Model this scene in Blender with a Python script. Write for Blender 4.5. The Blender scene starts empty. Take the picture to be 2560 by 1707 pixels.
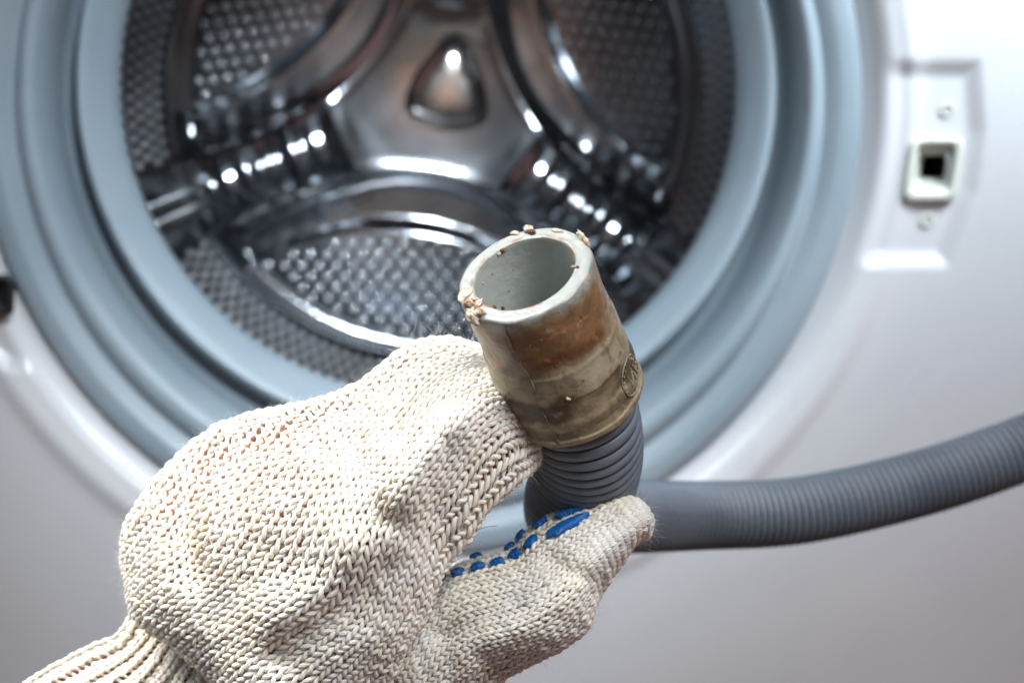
import bpy, math, random
import numpy as np
from mathutils import Vector, Matrix, Euler

random.seed(7)
rng = np.random.default_rng(7)
PI = math.pi
C = bpy.context.scene.collection
sc = bpy.context.scene

# ------------------------------------------------------------------ camera
F = 3556.0                      # focal length in photo pixels (50 mm on 36 mm, 2560 wide)
CX, CY = 1280.0, 853.5
cam_d = bpy.data.cameras.new('camera')
cam = bpy.data.objects.new('camera', cam_d)
C.objects.link(cam)
cam.rotation_euler = Euler((math.radians(90 - 9.72), 0, math.radians(-3.1)), 'XYZ')
cam.location = (0, 0, 0)
cam_d.lens = 50
cam_d.sensor_width = 36
cam_d.clip_start = 0.01
cam_d.clip_end = 50
cam_d.dof.use_dof = True
cam_d.dof.focus_distance = 0.302
cam_d.dof.aperture_fstop = 16.5
sc.camera = cam
M3 = np.array(cam.rotation_euler.to_matrix())


def P(px, py, d):
    """world point seen at photo pixel (px, py) at depth d (m) along the camera axis; arrays allowed"""
    px, py, d = np.broadcast_arrays(np.asarray(px, float), np.asarray(py, float), np.asarray(d, float))
    v = np.stack([(px - CX) / F * d, -(py - CY) / F * d, -d], -1)
    return v @ M3.T


def Q(px, py, Y):
    """world point of a pixel on the plane y = Y"""
    r = P(px, py, 1.0)
    return r * (Y / r[..., 1])[..., None] if r.ndim > 1 else r * (Y / r[1])


# ------------------------------------------------------------------ light
w = bpy.data.worlds.new('World')
sc.world = w
w.use_nodes = True
nt = w.node_tree
bg = nt.nodes['Background']
tc = nt.nodes.new('ShaderNodeTexCoord')
sx = nt.nodes.new('ShaderNodeSeparateXYZ')
cr = nt.nodes.new('ShaderNodeValToRGB')
mp = nt.nodes.new('ShaderNodeMapRange')
mp.inputs[1].default_value = -1
mp.inputs[2].default_value = 1
nt.links.new(tc.outputs['Generated'], sx.inputs[0])
nt.links.new(sx.outputs['Z'], mp.inputs[0])
nt.links.new(mp.outputs[0], cr.inputs[0])
nt.links.new(cr.outputs[0], bg.inputs[0])
e = cr.color_ramp.elements
e[0].position = 0.2
e[0].color = (0.13, 0.075, 0.055, 1)
e[1].position = 0.85
e[1].color = (0.85, 1.0, 1.2, 1)
for p_, c_ in ((0.47, (0.17, 0.115, 0.095, 1)), (0.60, (0.40, 0.42, 0.46, 1))):
    e.new(p_).color = c_
bg.inputs[1].default_value = 0.37


def area(name, loc, target, sx_, sy_, power, col):
    l = bpy.data.lights.new(name, 'AREA')
    l.shape = 'RECTANGLE'
    l.size, l.size_y = sx_, sy_
    l.energy = power
    l.color = col
    o = bpy.data.objects.new(name, l)
    C.objects.link(o)
    o.location = loc
    o.rotation_euler = (Vector(target) - Vector(loc)).to_track_quat('-Z', 'Y').to_euler()
    return o


area('window_light', (0.20, -0.04, 0.36), (-0.02, 0.31, -0.10), 0.22, 0.22, 0.56, (1.0, 0.975, 0.95)).data.spread = math.radians(72)
area('drum_fill_light', (0.09, 0.08, 0.30), (-0.08, 1.15, -0.20), 0.08, 0.08, 0.60, (0.80, 0.91, 1.0)).data.spread = math.radians(42)  # added narrow beam that brightens the drum, not an actual lamp of the place
area('overhead_light', (-0.30, 0.30, 0.36), (-0.09, 0.32, -0.08), 0.34, 0.26, 1.28, (1.0, 0.98, 0.95)).data.spread = math.radians(75)
area('ceiling_light', (0.46, 0.50, 0.36), (0.31, 0.735, 0.10), 0.30, 0.18, 1.3, (0.80, 0.92, 1.0)).data.spread = math.radians(68)
area('room_bounce', (0.9, -0.3, -0.7), (0.1, 0.4, -0.1), 0.8, 0.8, 1.5, (1.0, 0.55, 0.50))
area('hub_reflection_light', (0.03, -1.3, 0.0), (0.03, 1.0, 0.0), 0.2, 0.2, 0.11, (1.0, 0.55, 0.33))  # added unseen warm light, there to give the hub cap its orange reflection
sc.view_settings.view_transform = 'Standard'
sc.view_settings.look = 'None'
sc.view_settings.exposure = 0.0
sc.view_settings.gamma = 1.0
sc.cycles.use_denoising = True
sc.cycles.sample_clamp_indirect = 6.0
sc.cycles.max_bounces = 8


# ------------------------------------------------------------------ mesh helpers
def mesh_np(name, verts, quads, smooth=True, uv=None):
    me = bpy.data.meshes.new(name)
    verts = np.asarray(verts, np.float32).reshape(-1, 3)
    quads = np.asarray(quads, np.int32)
    n, k = quads.shape
    me.vertices.add(len(verts))
    me.vertices.foreach_set('co', verts.ravel())
    me.loops.add(n * k)
    me.loops.foreach_set('vertex_index', quads.ravel())
    me.polygons.add(n)
    me.polygons.foreach_set('loop_start', np.arange(0, n * k, k, dtype=np.int32))
    me.polygons.foreach_set('loop_total', np.full(n, k, np.int32))
    if smooth:
        me.polygons.foreach_set('use_smooth', np.ones(n, bool))
    if uv is not None:
        l = me.uv_layers.new(name='UVMap')
        l.data.foreach_set('uv', np.asarray(uv, np.float32).ravel())
    me.update(calc_edges=True)
    return me


def link(name, me, mat=None, parent=None, label=None, kind=None):
    o = bpy.data.objects.new(name, me)
    C.objects.link(o)
    if mat is not None and me is not None and not len(me.materials):
        me.materials.append(mat)
    if parent is not None:
        o.parent = parent
    if label:
        o['label'] = label
    if kind:
        o['kind'] = kind
    return o


def grid_quads(nu, nv, wrap_v=False, wrap_u=False, flip=False):
    uu = np.arange(nu if wrap_u else nu - 1)
    vv = np.arange(nv if wrap_v else nv - 1)
    a, b = np.meshgrid(uu, vv, indexing='ij')
    a2, b2 = (a + 1) % nu, (b + 1) % nv
    q = np.stack([a * nv + b, a * nv + b2, a2 * nv + b2, a2 * nv + b], -1).reshape(-1, 4)
    return q[:, ::-1] if flip else q


def thing(name, label, cat, loc=(0, 0, 0)):
    o = bpy.data.objects.new(name, None)
    C.objects.link(o)
    o.empty_display_size = 0.02
    o['label'] = label
    o['category'] = cat
    return o


def sstep(x, a, b):
    t = np.clip((x - a) / (b - a), 0, 1)
    return t * t * (3 - 2 * t)


def join_arrays(lst):
    vs, qs, n = [], [], 0
    for v, q in lst:
        v = np.asarray(v).reshape(-1, 3)
        vs.append(v)
        qs.append(np.asarray(q) + n)
        n += len(v)
    return np.concatenate(vs), np.concatenate(qs)


# ------------------------------------------------------------------ materials
def mat_new(name):
    m = bpy.data.materials.new(name)
    m.use_nodes = True
    n = m.node_tree
    b = n.nodes['Principled BSDF']
    return m, n, b


def N(n, t, **kw):
    x = n.nodes.new(t)
    for k, v in kw.items():
        setattr(x, k, v)
    return x


def noise_mat(name, c1, c2, scale=20, rough=0.4, rough_var=0.1, bump=0.0, bscale=200, metal=0.0, spec=0.5, coat=0.0, detail=4, lo=0.35, hi=0.65):
    m, n, b = mat_new(name)
    t = N(n, 'ShaderNodeTexCoord')
    a = N(n, 'ShaderNodeTexNoise')
    a.inputs['Scale'].default_value = scale
    a.inputs['Detail'].default_value = detail
    n.links.new(t.outputs['Object'], a.inputs['Vector'])
    r = N(n, 'ShaderNodeValToRGB')
    r.color_ramp.elements[0].position = lo
    r.color_ramp.elements[1].position = hi
    r.color_ramp.elements[0].color = (*c1, 1)
    r.color_ramp.elements[1].color = (*c2, 1)
    n.links.new(a.outputs['Fac'], r.inputs[0])
    n.links.new(r.outputs[0], b.inputs['Base Color'])
    mr = N(n, 'ShaderNodeMapRange')
    mr.inputs[3].default_value = rough - rough_var
    mr.inputs[4].default_value = rough + rough_var
    n.links.new(a.outputs['Fac'], mr.inputs[0])
    n.links.new(mr.outputs[0], b.inputs['Roughness'])
    b.inputs['Metallic'].default_value = metal
    b.inputs['Specular IOR Level'].default_value = spec
    b.inputs['Coat Weight'].default_value = coat
    if bump:
        a2 = N(n, 'ShaderNodeTexNoise')
        a2.inputs['Scale'].default_value = bscale
        a2.inputs['Detail'].default_value = 5
        n.links.new(t.outputs['Object'], a2.inputs['Vector'])
        bp = N(n, 'ShaderNodeBump')
        bp.inputs['Strength'].default_value = bump
        bp.inputs['Distance'].default_value = 0.001
        n.links.new(a2.outputs['Fac'], bp.inputs['Height'])
        n.links.new(bp.outputs[0], b.inputs['Normal'])
    return m


enamel = noise_mat('white_enamel', (0.585, 0.59, 0.61), (0.62, 0.62, 0.635), 8, 0.28, 0.04, coat=0.3)
rubber = noise_mat('grey_rubber', (0.21, 0.262, 0.30), (0.26, 0.31, 0.345), 9, 0.36, 0.07, bump=0.15, bscale=60)
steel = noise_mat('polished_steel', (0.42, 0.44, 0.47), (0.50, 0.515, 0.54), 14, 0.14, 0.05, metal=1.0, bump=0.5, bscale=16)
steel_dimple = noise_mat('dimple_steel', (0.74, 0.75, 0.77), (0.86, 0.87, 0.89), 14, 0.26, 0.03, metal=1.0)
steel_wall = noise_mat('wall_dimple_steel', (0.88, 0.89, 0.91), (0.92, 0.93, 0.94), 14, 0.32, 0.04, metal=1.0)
steel_lift = noise_mat('lifter_steel', (0.42, 0.43, 0.45), (0.52, 0.53, 0.55), 14, 0.22, 0.06, metal=1.0, bump=0.6, bscale=30)
steel_hub = noise_mat('hub_steel', (0.66, 0.60, 0.55), (0.72, 0.66, 0.60), 14, 0.16, 0.03, metal=1.0)
ivory = noise_mat('ivory_plastic', (0.60, 0.62, 0.54), (0.66, 0.67, 0.60), 60, 0.4, 0.05)
black_pl = noise_mat('black_plastic', (0.012, 0.012, 0.014), (0.02, 0.02, 0.022), 60, 0.4, 0.05)
pvc = noise_mat('grey_pvc', (0.115, 0.145, 0.19), (0.155, 0.187, 0.235), 40, 0.42, 0.07, bump=0.2, bscale=700)
skin = noise_mat('skin', (0.36, 0.15, 0.09), (0.44, 0.20, 0.13), 120, 0.55, 0.05)
blue = noise_mat('blue_rubber', (0.0, 0.075, 0.30), (0.0, 0.12, 0.42), 300, 0.45, 0.08, bump=0.5, bscale=900)
crumb_m = noise_mat('limescale', (0.32, 0.20, 0.12), (0.62, 0.55, 0.45), 330, 0.8, 0.1, bump=0.8, bscale=1600, lo=0.36, hi=0.5)
crumb_d = noise_mat('rusty_scale', (0.13, 0.06, 0.03), (0.50, 0.37, 0.26), 420, 0.8, 0.1, bump=0.8, bscale=1600, lo=0.42, hi=0.58)
hair_m = noise_mat('dark_hair', (0.05, 0.02, 0.015), (0.07, 0.03, 0.02), 60, 0.5, 0.05)


def yarn_material(name='cotton_yarn'):
    m, n, b = mat_new(name)
    uvn = N(n, 'ShaderNodeUVMap')
    sep = N(n, 'ShaderNodeSeparateXYZ')
    n.links.new(uvn.outputs[0], sep.inputs[0])
    # plies twisted round the yarn
    m1 = N(n, 'ShaderNodeMath', operation='MULTIPLY')
    m1.inputs[1].default_value = 2 * PI * 3
    n.links.new(sep.outputs['Y'], m1.inputs[0])
    m2 = N(n, 'ShaderNodeMath', operation='MULTIPLY')
    m2.inputs[1].default_value = 2 * PI * 1.0
    n.links.new(sep.outputs['X'], m2.inputs[0])
    m3 = N(n, 'ShaderNodeMath', operation='ADD')
    n.links.new(m1.outputs[0], m3.inputs[0])
    n.links.new(m2.outputs[0], m3.inputs[1])
    m4 = N(n, 'ShaderNodeMath', operation='SINE')
    n.links.new(m3.outputs[0], m4.inputs[0])
    m5 = N(n, 'ShaderNodeMath', operation='ABSOLUTE')
    n.links.new(m4.outputs[0], m5.inputs[0])
    t = N(n, 'ShaderNodeTexCoord')
    fib = N(n, 'ShaderNodeTexNoise')
    fib.inputs['Scale'].default_value = 2600
    fib.inputs['Detail'].default_value = 4
    n.links.new(t.outputs['Object'], fib.inputs['Vector'])
    ad = N(n, 'ShaderNodeMath', operation='MULTIPLY_ADD')
    ad.inputs[1].default_value = 0.9
    n.links.new(fib.outputs['Fac'], ad.inputs[0])
    n.links.new(m5.outputs[0], ad.inputs[2])
    bp = N(n, 'ShaderNodeBump')
    bp.inputs['Strength'].default_value = 0.5
    bp.inputs['Distance'].default_value = 0.00018
    n.links.new(ad.outputs[0], bp.inputs['Height'])
    n.links.new(bp.outputs[0], b.inputs['Normal'])
    big = N(n, 'ShaderNodeTexNoise')
    big.inputs['Scale'].default_value = 70
    big.inputs['Detail'].default_value = 6
    n.links.new(t.outputs['Object'], big.inputs['Vector'])
    r = N(n, 'ShaderNodeValToRGB')
    r.color_ramp.elements[0].position = 0.32
    r.color_ramp.elements[1].position = 0.68
    r.color_ramp.elements[0].color = (0.90, 0.81, 0.665, 1)
    r.color_ramp.elements[1].color = (0.93, 0.89, 0.815, 1)
    n.links.new(big.outputs['Fac'], r.inputs[0])
    n.links.new(r.outputs[0], b.inputs['Base Color'])
    b.inputs['Roughness'].default_value = 0.85
    b.inputs['Specular IOR Level'].default_value = 0.25
    b.inputs['Sheen Weight'].default_value = 0.25
    b.inputs['Subsurface Weight'].default_value = 0.5
    b.inputs['Subsurface Radius'].default_value = (1.0, 0.75, 0.5)
    b.inputs['Subsurface Scale'].default_value = 0.0018
    b.inputs['Sheen Roughness'].default_value = 0.5
    return m


yarn = yarn_material()


def cuff_material():
    """grey-green moulded rubber with brown water stains in bands (object z runs down the cuff)"""
    m, n, b = mat_new('stained_rubber')
    t = N(n, 'ShaderNodeTexCoord')
    sep = N(n, 'ShaderNodeSeparateXYZ')
    n.links.new(t.outputs['Object'], sep.inputs[0])

    def noise(scale, det=5, stretch=None, dist=0.0):
        a = N(n, 'ShaderNodeTexNoise')
        a.inputs['Scale'].default_value = scale
        a.inputs['Detail'].default_value = det
        a.inputs['Distortion'].default_value = dist
        if stretch:
            mpn = N(n, 'ShaderNodeMapping')
            mpn.inputs['Scale'].default_value = stretch
            n.links.new(t.outputs['Object'], mpn.inputs[0])
            n.links.new(mpn.outputs[0], a.inputs['Vector'])
        else:
            n.links.new(t.outputs['Object'], a.inputs['Vector'])
        return a.outputs['Fac']

    def mix(fac, c1, c2):
        mx = N(n, 'ShaderNodeMix', data_type='RGBA')
        if isinstance(c1, tuple):
            mx.inputs[6].default_value = (*c1, 1)
        else:
            n.links.new(c1, mx.inputs[6])
        if isinstance(c2, tuple):
            mx.inputs[7].default_value = (*c2, 1)
        else:
            n.links.new(c2, mx.inputs[7])
        n.links.new(fac, mx.inputs[0])
        return mx.outputs[2]

    def mth(op, a, bb=None, clamp=False):
        x = N(n, 'ShaderNodeMath', operation=op, use_clamp=clamp)
        for i, s in enumerate((a, bb)):
            if s is None:
                continue
            if isinstance(s, (int, float)):
                x.inputs[i].default_value = s
            else:
                n.links.new(s, x.inputs[i])
        return x.outputs[0]

    def rng_(val, a, bb, c=0.0, d=1.0):
        x = N(n, 'ShaderNodeMapRange', interpolation_type='SMOOTHSTEP')
        n.links.new(val, x.inputs[0])
        for i, s in enumerate((a, bb, c, d)):
            x.inputs[i + 1].default_value = s
        return x.outputs[0]

    z = sep.outputs['Z']                       # metres below the rim
    zn = mth('ADD', z, mth('MULTIPLY', mth('SUBTRACT', noise(110, 4, (1, 1, 0.5)), 0.5), 0.012))
    rad = N(n, 'ShaderNodeVectorMath', operation='LENGTH')
    flat = N(n, 'ShaderNodeCombineXYZ')
    n.links.new(sep.outputs['X'], flat.inputs[0])
    n.links.new(sep.outputs['Y'], flat.inputs[1])
    n.links.new(flat.outputs[0], rad.inputs[0])
    outside = mth('GREATER_THAN', rad.outputs['Value'], 0.01385)
    col = mix(noise(60), (0.25, 0.275, 0.265), (0.33, 0.355, 0.34))
    inside = mth('MULTIPLY', mth('LESS_THAN', rad.outputs['Value'], 0.0109), 0.45)
    col = mix(inside, col, (0.47, 0.50, 0.475))  # bore wall coloured paler, standing in for light that falls into it
    # a band helper: 1 between a and b along the cuff
    def band(a0, a1, b0, b1):
        return mth('MULTIPLY', rng_(zn, a0, a1), rng_(zn, b0, b1, 1.0, 0.0))
    olive = mth('MULTIPLY', band(0.0005, 0.003, 0.060, 0.061), outside)
    col = mix(mth('MULTIPLY', olive, 0.85), col, (0.31, 0.25, 0.145))
    br = mth('MULTIPLY', mth('MULTIPLY', band(0.001, 0.005, 0.0145, 0.0175), rng_(noise(75, 5, (1, 1, 0.6)), 0.30, 0.55)), outside)
    col = mix(mth('MULTIPLY', br, 0.85), col, (0.205, 0.10, 0.040))
    br2 = mth('MULTIPLY', mth('MULTIPLY', band(0.0125, 0.0150, 0.0165, 0.0185), rng_(noise(60, 5), 0.36, 0.6)), outside)
    col = mix(mth('MULTIPLY', br2, 0.9), col, (0.11, 0.042, 0.016))
    g = mth('MULTIPLY', mth('MULTIPLY', band(0.018, 0.020, 0.0225, 0.0245), rng_(noise(85, 5), 0.34, 0.6)), outside)
    col = mix(mth('MULTIPLY', g, 0.5), col, (0.44, 0.41, 0.34))
    dk = mth('MULTIPLY', mth('MULTIPLY', band(0.0235, 0.0250, 0.029, 0.0305), rng_(noise(70, 6, (1, 1, 1.4)), 0.32, 0.52)), outside)
    col = mix(mth('MULTIPLY', dk, 0.85), col, (0.06, 0.037, 0.022))
    dk2 = mth('MULTIPLY', mth('MULTIPLY', band(0.030, 0.032, 0.034, 0.037), rng_(noise(130, 6, None, 0.6), 0.42, 0.60)), outside)
    col = mix(mth('MULTIPLY', dk2, 0.7), col, (0.085, 0.058, 0.035))
    # orange rust blooms and fine specks
    ru = mth('MULTIPLY', mth('MULTIPLY', rng_(noise(230, 6, None, 1.2), 0.57, 0.66), band(0.0015, 0.004, 0.012, 0.02)), outside)
    col = mix(mth('MULTIPLY', ru, 0.75), col, (0.42, 0.20, 0.10))
    # water runs and scratches along the cuff, fine mottling
    runs = mth('MULTIPLY', rng_(noise(420, 4, (1, 1, 0.10)), 0.56, 0.70), outside)
    col = mix(mth('MULTIPLY', runs, 0.5), col, (0.15, 0.095, 0.05))
    pale = mth('MULTIPLY', rng_(noise(260, 7, None, 0.4), 0.60, 0.72), outside)
    col = mix(mth('MULTIPLY', pale, 0.55), col, (0.42, 0.38, 0.28))
    smear = mth('MULTIPLY', rng_(noise(190, 6, None, 1.0), 0.585, 0.64), rng_(z, 0.0010, 0.0022, 1.0, 0.0))
    col = mix(mth('MULTIPLY', smear, 0.8), col, (0.50, 0.41, 0.31))
    grime = mth('MULTIPLY', rng_(noise(330, 7, (1, 1, 0.7), 0.8), 0.54, 0.66), outside)
    col = mix(mth('MULTIPLY', grime, 0.4), col, (0.14, 0.08, 0.045))
    sp = rng_(noise(520, 3), 0.70, 0.75)
    col = mix(mth('MULTIPLY', sp, 0.7), col, (0.10, 0.055, 0.035))
    sp2 = rng_(noise(760, 2), 0.73, 0.76)
    col = mix(mth('MULTIPLY', sp2, mth('MULTIPLY', outside, 0.7)), col, (0.55, 0.42, 0.27))
    # rim edge: thin brown tide marks round the bore
    rimz = rng_(z, 0.0012, 0.0022, 1.0, 0.0)
    tide = mth('MULTIPLY', mth('MULTIPLY', mth('MULTIPLY', rng_(rad.outputs['Value'], 0.0106, 0.0110), rng_(rad.outputs['Value'], 0.0113, 0.0121, 1, 0)), rimz), rng_(noise(170, 4), 0.42, 0.6))
    col = mix(mth('MULTIPLY', tide, 0.8), col, (0.20, 0.11, 0.06))
    n.links.new(col, b.inputs['Base Color'])
    rr = rng_(noise(90), 0.3, 0.7, 0.26, 0.5)
    n.links.new(rr, b.inputs['Roughness'])
    bp = N(n, 'ShaderNodeBump')
    bp.inputs['Strength'].default_value = 0.6
    bp.inputs['Distance'].default_value = 0.0005
    n.links.new(mth('ADD', noise(420, 6), mth('MULTIPLY', sp, 0.6)), bp.inputs['Height'])
    n.links.new(bp.outputs[0], b.inputs['Normal'])
    return m


cuff_m = cuff_material()

# ------------------------------------------------------------------ washing machine
YP = 0.735                       # front panel plane
ax0 = Q(1085, 245, YP)           # drum axis
AX, AZ = float(ax0[0]), float(ax0[2])
K = YP / F
pc0 = Q(1062, 283, YP)          # centre of the door opening in the panel, a little below the drum axis
PX0, PZ0 = float(pc0[0]), float(pc0[2])
wm = thing('washing_machine', 'white front-loading washing machine, door open, with grey rubber gasket and shiny steel drum', 'washing machine')
wm.location = (AX, YP, AZ)
WI = Matrix.Translation((-AX, -YP, -AZ))


def wlink(name, me, mat, parent=None, **kw):
    """part given in world coordinates -> child of the washing machine"""
    me.transform(WI)
    return link(name, me, mat, parent or wm, **kw)


def poly_sd(x, z, pts):
    """signed distance (negative inside) to a polygon"""
    d = np.full(x.shape, 1e9)
    s = np.ones(x.shape)
    n = len(pts)
    for i in range(n):
        a, b = np.array(pts[i]), np.array(pts[i - 1])
        ex, ez = b - a
        wx, wz = x - a[0], z - a[1]
        t = np.clip((wx * ex + wz * ez) / (ex * ex + ez * ez), 0, 1)
        d = np.minimum(d, (wx - ex * t) ** 2 + (wz - ez * t) ** 2)
        c1, c2, c3 = z >= a[1], z < b[1], ex * wz > ez * wx
        flip = (c1 & c2 & c3) | (~c1 & ~c2 & ~c3)
        s = np.where(flip, -s, s)
    return s * np.sqrt(d)


def to_xz(px, py):
    q = Q(px, py, YP)
    return (float(q[0]), float(q[2]))


rec_r = [to_xz(*p) for p in ((2150, 165), (2440, 165), (2450, 330), (2430, 480), (2365, 655), (2040, 655))]
rec_l = [to_xz(*p) for p in ((160, 300), (-300, 300), (-300, 600), (-200, 800), (20, 915), (200, 915))]
R0 = 0.2288


def panel_h(x, z):
    zz = z - PZ0
    r = np.hypot(x - PX0, np.where(zz < 0, zz / 1.035, zz))
    h = 0.016 * (1 - sstep(r, R0 - 0.004, 0.2455)) ** 1.3
    h = h - 0.0022 * np.exp(-((r - 0.2525) / 0.0065) ** 2)
    for pts in (rec_r, rec_l):
        d = poly_sd(x, z, pts)
        h = h + 0.0042 * (1 - sstep(d, -0.007, 0.005)) * sstep(r, 0.236, 0.250)
    # the sheet leans back towards the foot of the machine and rolls off at the sides
    h = h + 0.05 * np.clip(-(z - AZ) - 0.20, 0, 1) ** 1.6
    return h


na, nr = 1080, 190
aa = np.linspace(0, 2 * PI, na, endpoint=False)
tt = np.concatenate([np.linspace(0, 0.42, 130, endpoint=False), np.linspace(0.42, 1, 60)])
ca, sa = np.cos(aa), np.sin(aa)
rmax = np.minimum(0.335 / np.maximum(np.abs(ca), 1e-6), 0.40 / np.maximum(np.abs(sa), 1e-6))
rr = R0 + (rmax[None, :] - R0) * tt[:, None]
X = PX0 + rr * ca[None, :]
Z = PZ0 + rr * sa[None, :]
Z = np.where(sa[None, :] < 0, PZ0 + (Z - PZ0) * 1.035, Z)
Yv = YP + panel_h(X, Z)
V = np.stack([X, Yv, Z], -1)
hem = V[-1:].copy()
hem[..., 1] += 0.02
back = V[-1:].copy()
back[..., 1] += 0.5
rim_in = V[:1].copy()
rim_in[..., 1] += 0.012
V = np.concatenate([rim_in, V, hem, back], 0)
pq = grid_quads(V.shape[0], na, wrap_v=True)
lc = Q(2333, 420, YP)
qc = V.reshape(-1, 3)[pq].mean(1)
keep = ~((np.abs(qc[:, 0] - lc[0]) < 0.0085) & (np.abs(qc[:, 2] - lc[2]) < 0.0085))     # cut-out for the latch
wlink('front_panel', mesh_np('front_panel', V, pq[keep]), enamel)


def lathe_y(prof, n=256, a0=0.0, a1=2 * PI, cx=AX, cz=AZ):
    prof = np.asarray(prof, float)
    a = np.linspace(a0, a1, n, endpoint=False)
    v = np.stack([cx + prof[:, 1][:, None] * np.cos(a), np.repeat(prof[:, 0][:, None], n, 1), cz + prof[:, 1][:, None] * np.sin(a)], -1)
    return v, grid_quads(len(prof), n, wrap_v=True)


def smooth_prof(pts, k=8):
    """Catmull-Rom through (y, r) points"""
    p = np.asarray(pts, float)
    p = np.concatenate([2 * p[:1] - p[1:2], p, 2 * p[-1:] - p[-2:-1]])
    out = []
    for i in range(1, len(p) - 2):
        for t in np.linspace(0, 1, k, endpoint=False):
            a, b, c, d = p[i - 1], p[i], p[i + 1], p[i + 2]
            out.append(0.5 * ((2 * b) + (-a + c) * t + (2 * a - 5 * b + 4 * c - d) * t * t + (-a + 3 * b - 3 * c + d) * t ** 3))
    out.append(p[-2])
    return np.array(out)


gp = smooth_prof([(0.760, 0.2310), (0.7455, 0.2290), (0.7405, 0.2260), (0.7400, 0.2180), (0.7425, 0.2125), (0.7445, 0.2100), (0.7450, 0.2082),
                  (0.7435, 0.2065), (0.7415, 0.2030), (0.7440, 0.1985), (0.7540, 0.1950), (0.7720, 0.1925), (0.7800, 0.1890), (0.7760, 0.1865),
                  (0.7640, 0.1850), (0.7560, 0.1820), (0.7570, 0.1775), (0.7650, 0.1705), (0.7710, 0.1670), (0.7760, 0.1655), (0.7850, 0.1660), (0.7950, 0.1700), (0.8020, 0.1820)], 6)
v, q = lathe_y(gp, 320)
sh = sstep(gp[:, 1], 0.180, 0.212)[:, None]
ic = Q(1078, 238, 0.765)
v[..., 0] += (PX0 - AX) * sh + (float(ic[0]) - AX) * (1 - sh)
v[..., 2] += (PZ0 - AZ) * sh + (float(ic[2]) - AZ) * (1 - sh)
a_ = np.linspace(0, 2 * PI, 320, endpoint=False)
# slight sag and waviness of the rubber
v[..., 1] += 0.0007 * np.sin(a_ * 5 + 1.0)[None, :] + 0.0005 * np.sin(a_ * 11)[None, :] * np.linspace(0, 1, len(gp))[:, None]
low = np.clip(PZ0 - v[..., 2], 0, 1)
v[..., 2] -= 0.035 * low * sh
wlink('door_gasket', mesh_np('door_gasket', v, q), rubber)

# drum: wall (the part itself), back plate, hub, lifters, dimples as sub-parts
YB, RD = 1.250, 0.2355
dq = Q(1092, 245, YB)
DX, DZ = float(dq[0]), float(dq[2])
prof = [(0.800, 0.176), (0.803, 0.182), (0.806, 0.200), (0.815, 0.240), (0.84, 0.270), (0.95, 0.275), (1.08, 0.275), (1.14, 0.275), (1.154, 0.272), (1.18, 0.2512), (1.209, 0.2270), (1.216, 0.2215)]
v, q = lathe_y(smooth_prof(prof, 5), 256, cx=DX, cz=DZ)
drum = wlink('drum', mesh_np('drum', v, q), steel)


def dlink(name, me, mat, **kw):
    return wlink(name, me, mat, parent=drum, **kw)


PXM = YB / F       # metres per photo pixel on the back plate
LOBES = [math.radians(a) for a in (-8, 112, -128)]   # azimuth from straight down, positive to the right


def plate_h(x, z):
    """height of the pressed back plate towards the camera (m) for offsets from the drum axis"""
    xp, yp = x / PXM, -z / PXM
    r = np.hypot(xp, yp)
    h = 0.042 * (r / 660) ** 2.1
    for c in LOBES:
        cx_, cy_ = math.sin(c), math.cos(c)
        qq = xp * cx_ + yp * cy_
        s = xp * cy_ - yp * cx_
        qi = 185 + 243 * (s / 511) ** 2
        d1 = np.minimum((qq - qi) * 0.85, 642 - r)
        m1 = sstep(d1, -22, 40)
        qi2 = 318 + 138 * (s / 406) ** 2
        d2 = np.minimum((qq - qi2) * 0.9, 610 - r)
        m2 = sstep(d2, -16, 18)
        bead = np.exp(-(d1 / 13.0) ** 2)
        bead2 = np.exp(-((d2 + 4) / 9.0) ** 2)
        h = h * (1 - 0.85 * m1) - 0.002 * m1 + 0.0085 * m2 * m1 + 0.0014 * bead * (qq > 0) + 0.0016 * bead2 * (qq > 0)
    # spokes swell between the lobes
    az = np.arctan2(xp, yp)
    for c in LOBES:
        dd = (az - (c + math.radians(60)) + PI) % (2 * PI) - PI
        h = h + 0.014 * (1 + 0.16 * np.sin(r / 21.0) + 0.10 * np.sin(r / 9.0 + 1)) * np.exp(-(dd * r / (70.0 + 0.06 * r)) ** 2) * sstep(r, 170, 420)
    return h


na, nr = 720, 230
a_ = np.linspace(0, 2 * PI, na, endpoint=False)
r_ = np.linspace(0.0003, 0.2276, nr)
x_ = r_[:, None] * np.cos(a_)
z_ = r_[:, None] * np.sin(a_)
h_ = plate_h(x_, z_)
v = np.stack([DX + x_, YB - h_, DZ + z_], -1)
dlink('back_plate', mesh_np('back_plate', v, grid_quads(nr, na, wrap_v=True)), steel)

# polished hub cap: a rounded triangle whose corners point to the spokes
na, nr = 120, 26
a_ = np.linspace(0, 2 * PI, na, endpoint=False)
corner = [c + math.radians(60) for c in LOBES]
rad_ = np.full(na, 92.0)
for i, c in enumerate(corner):
    cc = (a_ - c + PI) % (2 * PI) - PI
    rad_ = rad_ + (52 if i == 1 else 20) * np.exp(-(cc / 0.42) ** 2)
ox, oy = 28.0, -12.0
s_ = np.linspace(0.001, 1, nr)
xp = ox + (s_[:, None] * rad_) * np.sin(a_)
yp = oy + (s_[:, None] * rad_) * np.cos(a_)
hh = 0.004 + 0.008 * (1 - s_[:, None] ** 6) + 0.0015 * (1 - s_[:, None] ** 2) + 0 * xp
v = np.stack([DX + xp * PXM, YB - hh, DZ - yp * PXM], -1)
dlink('hub_cap', mesh_np('hub_cap', v, grid_quads(nr, na, wrap_v=True, flip=True)), steel_hub)


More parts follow.
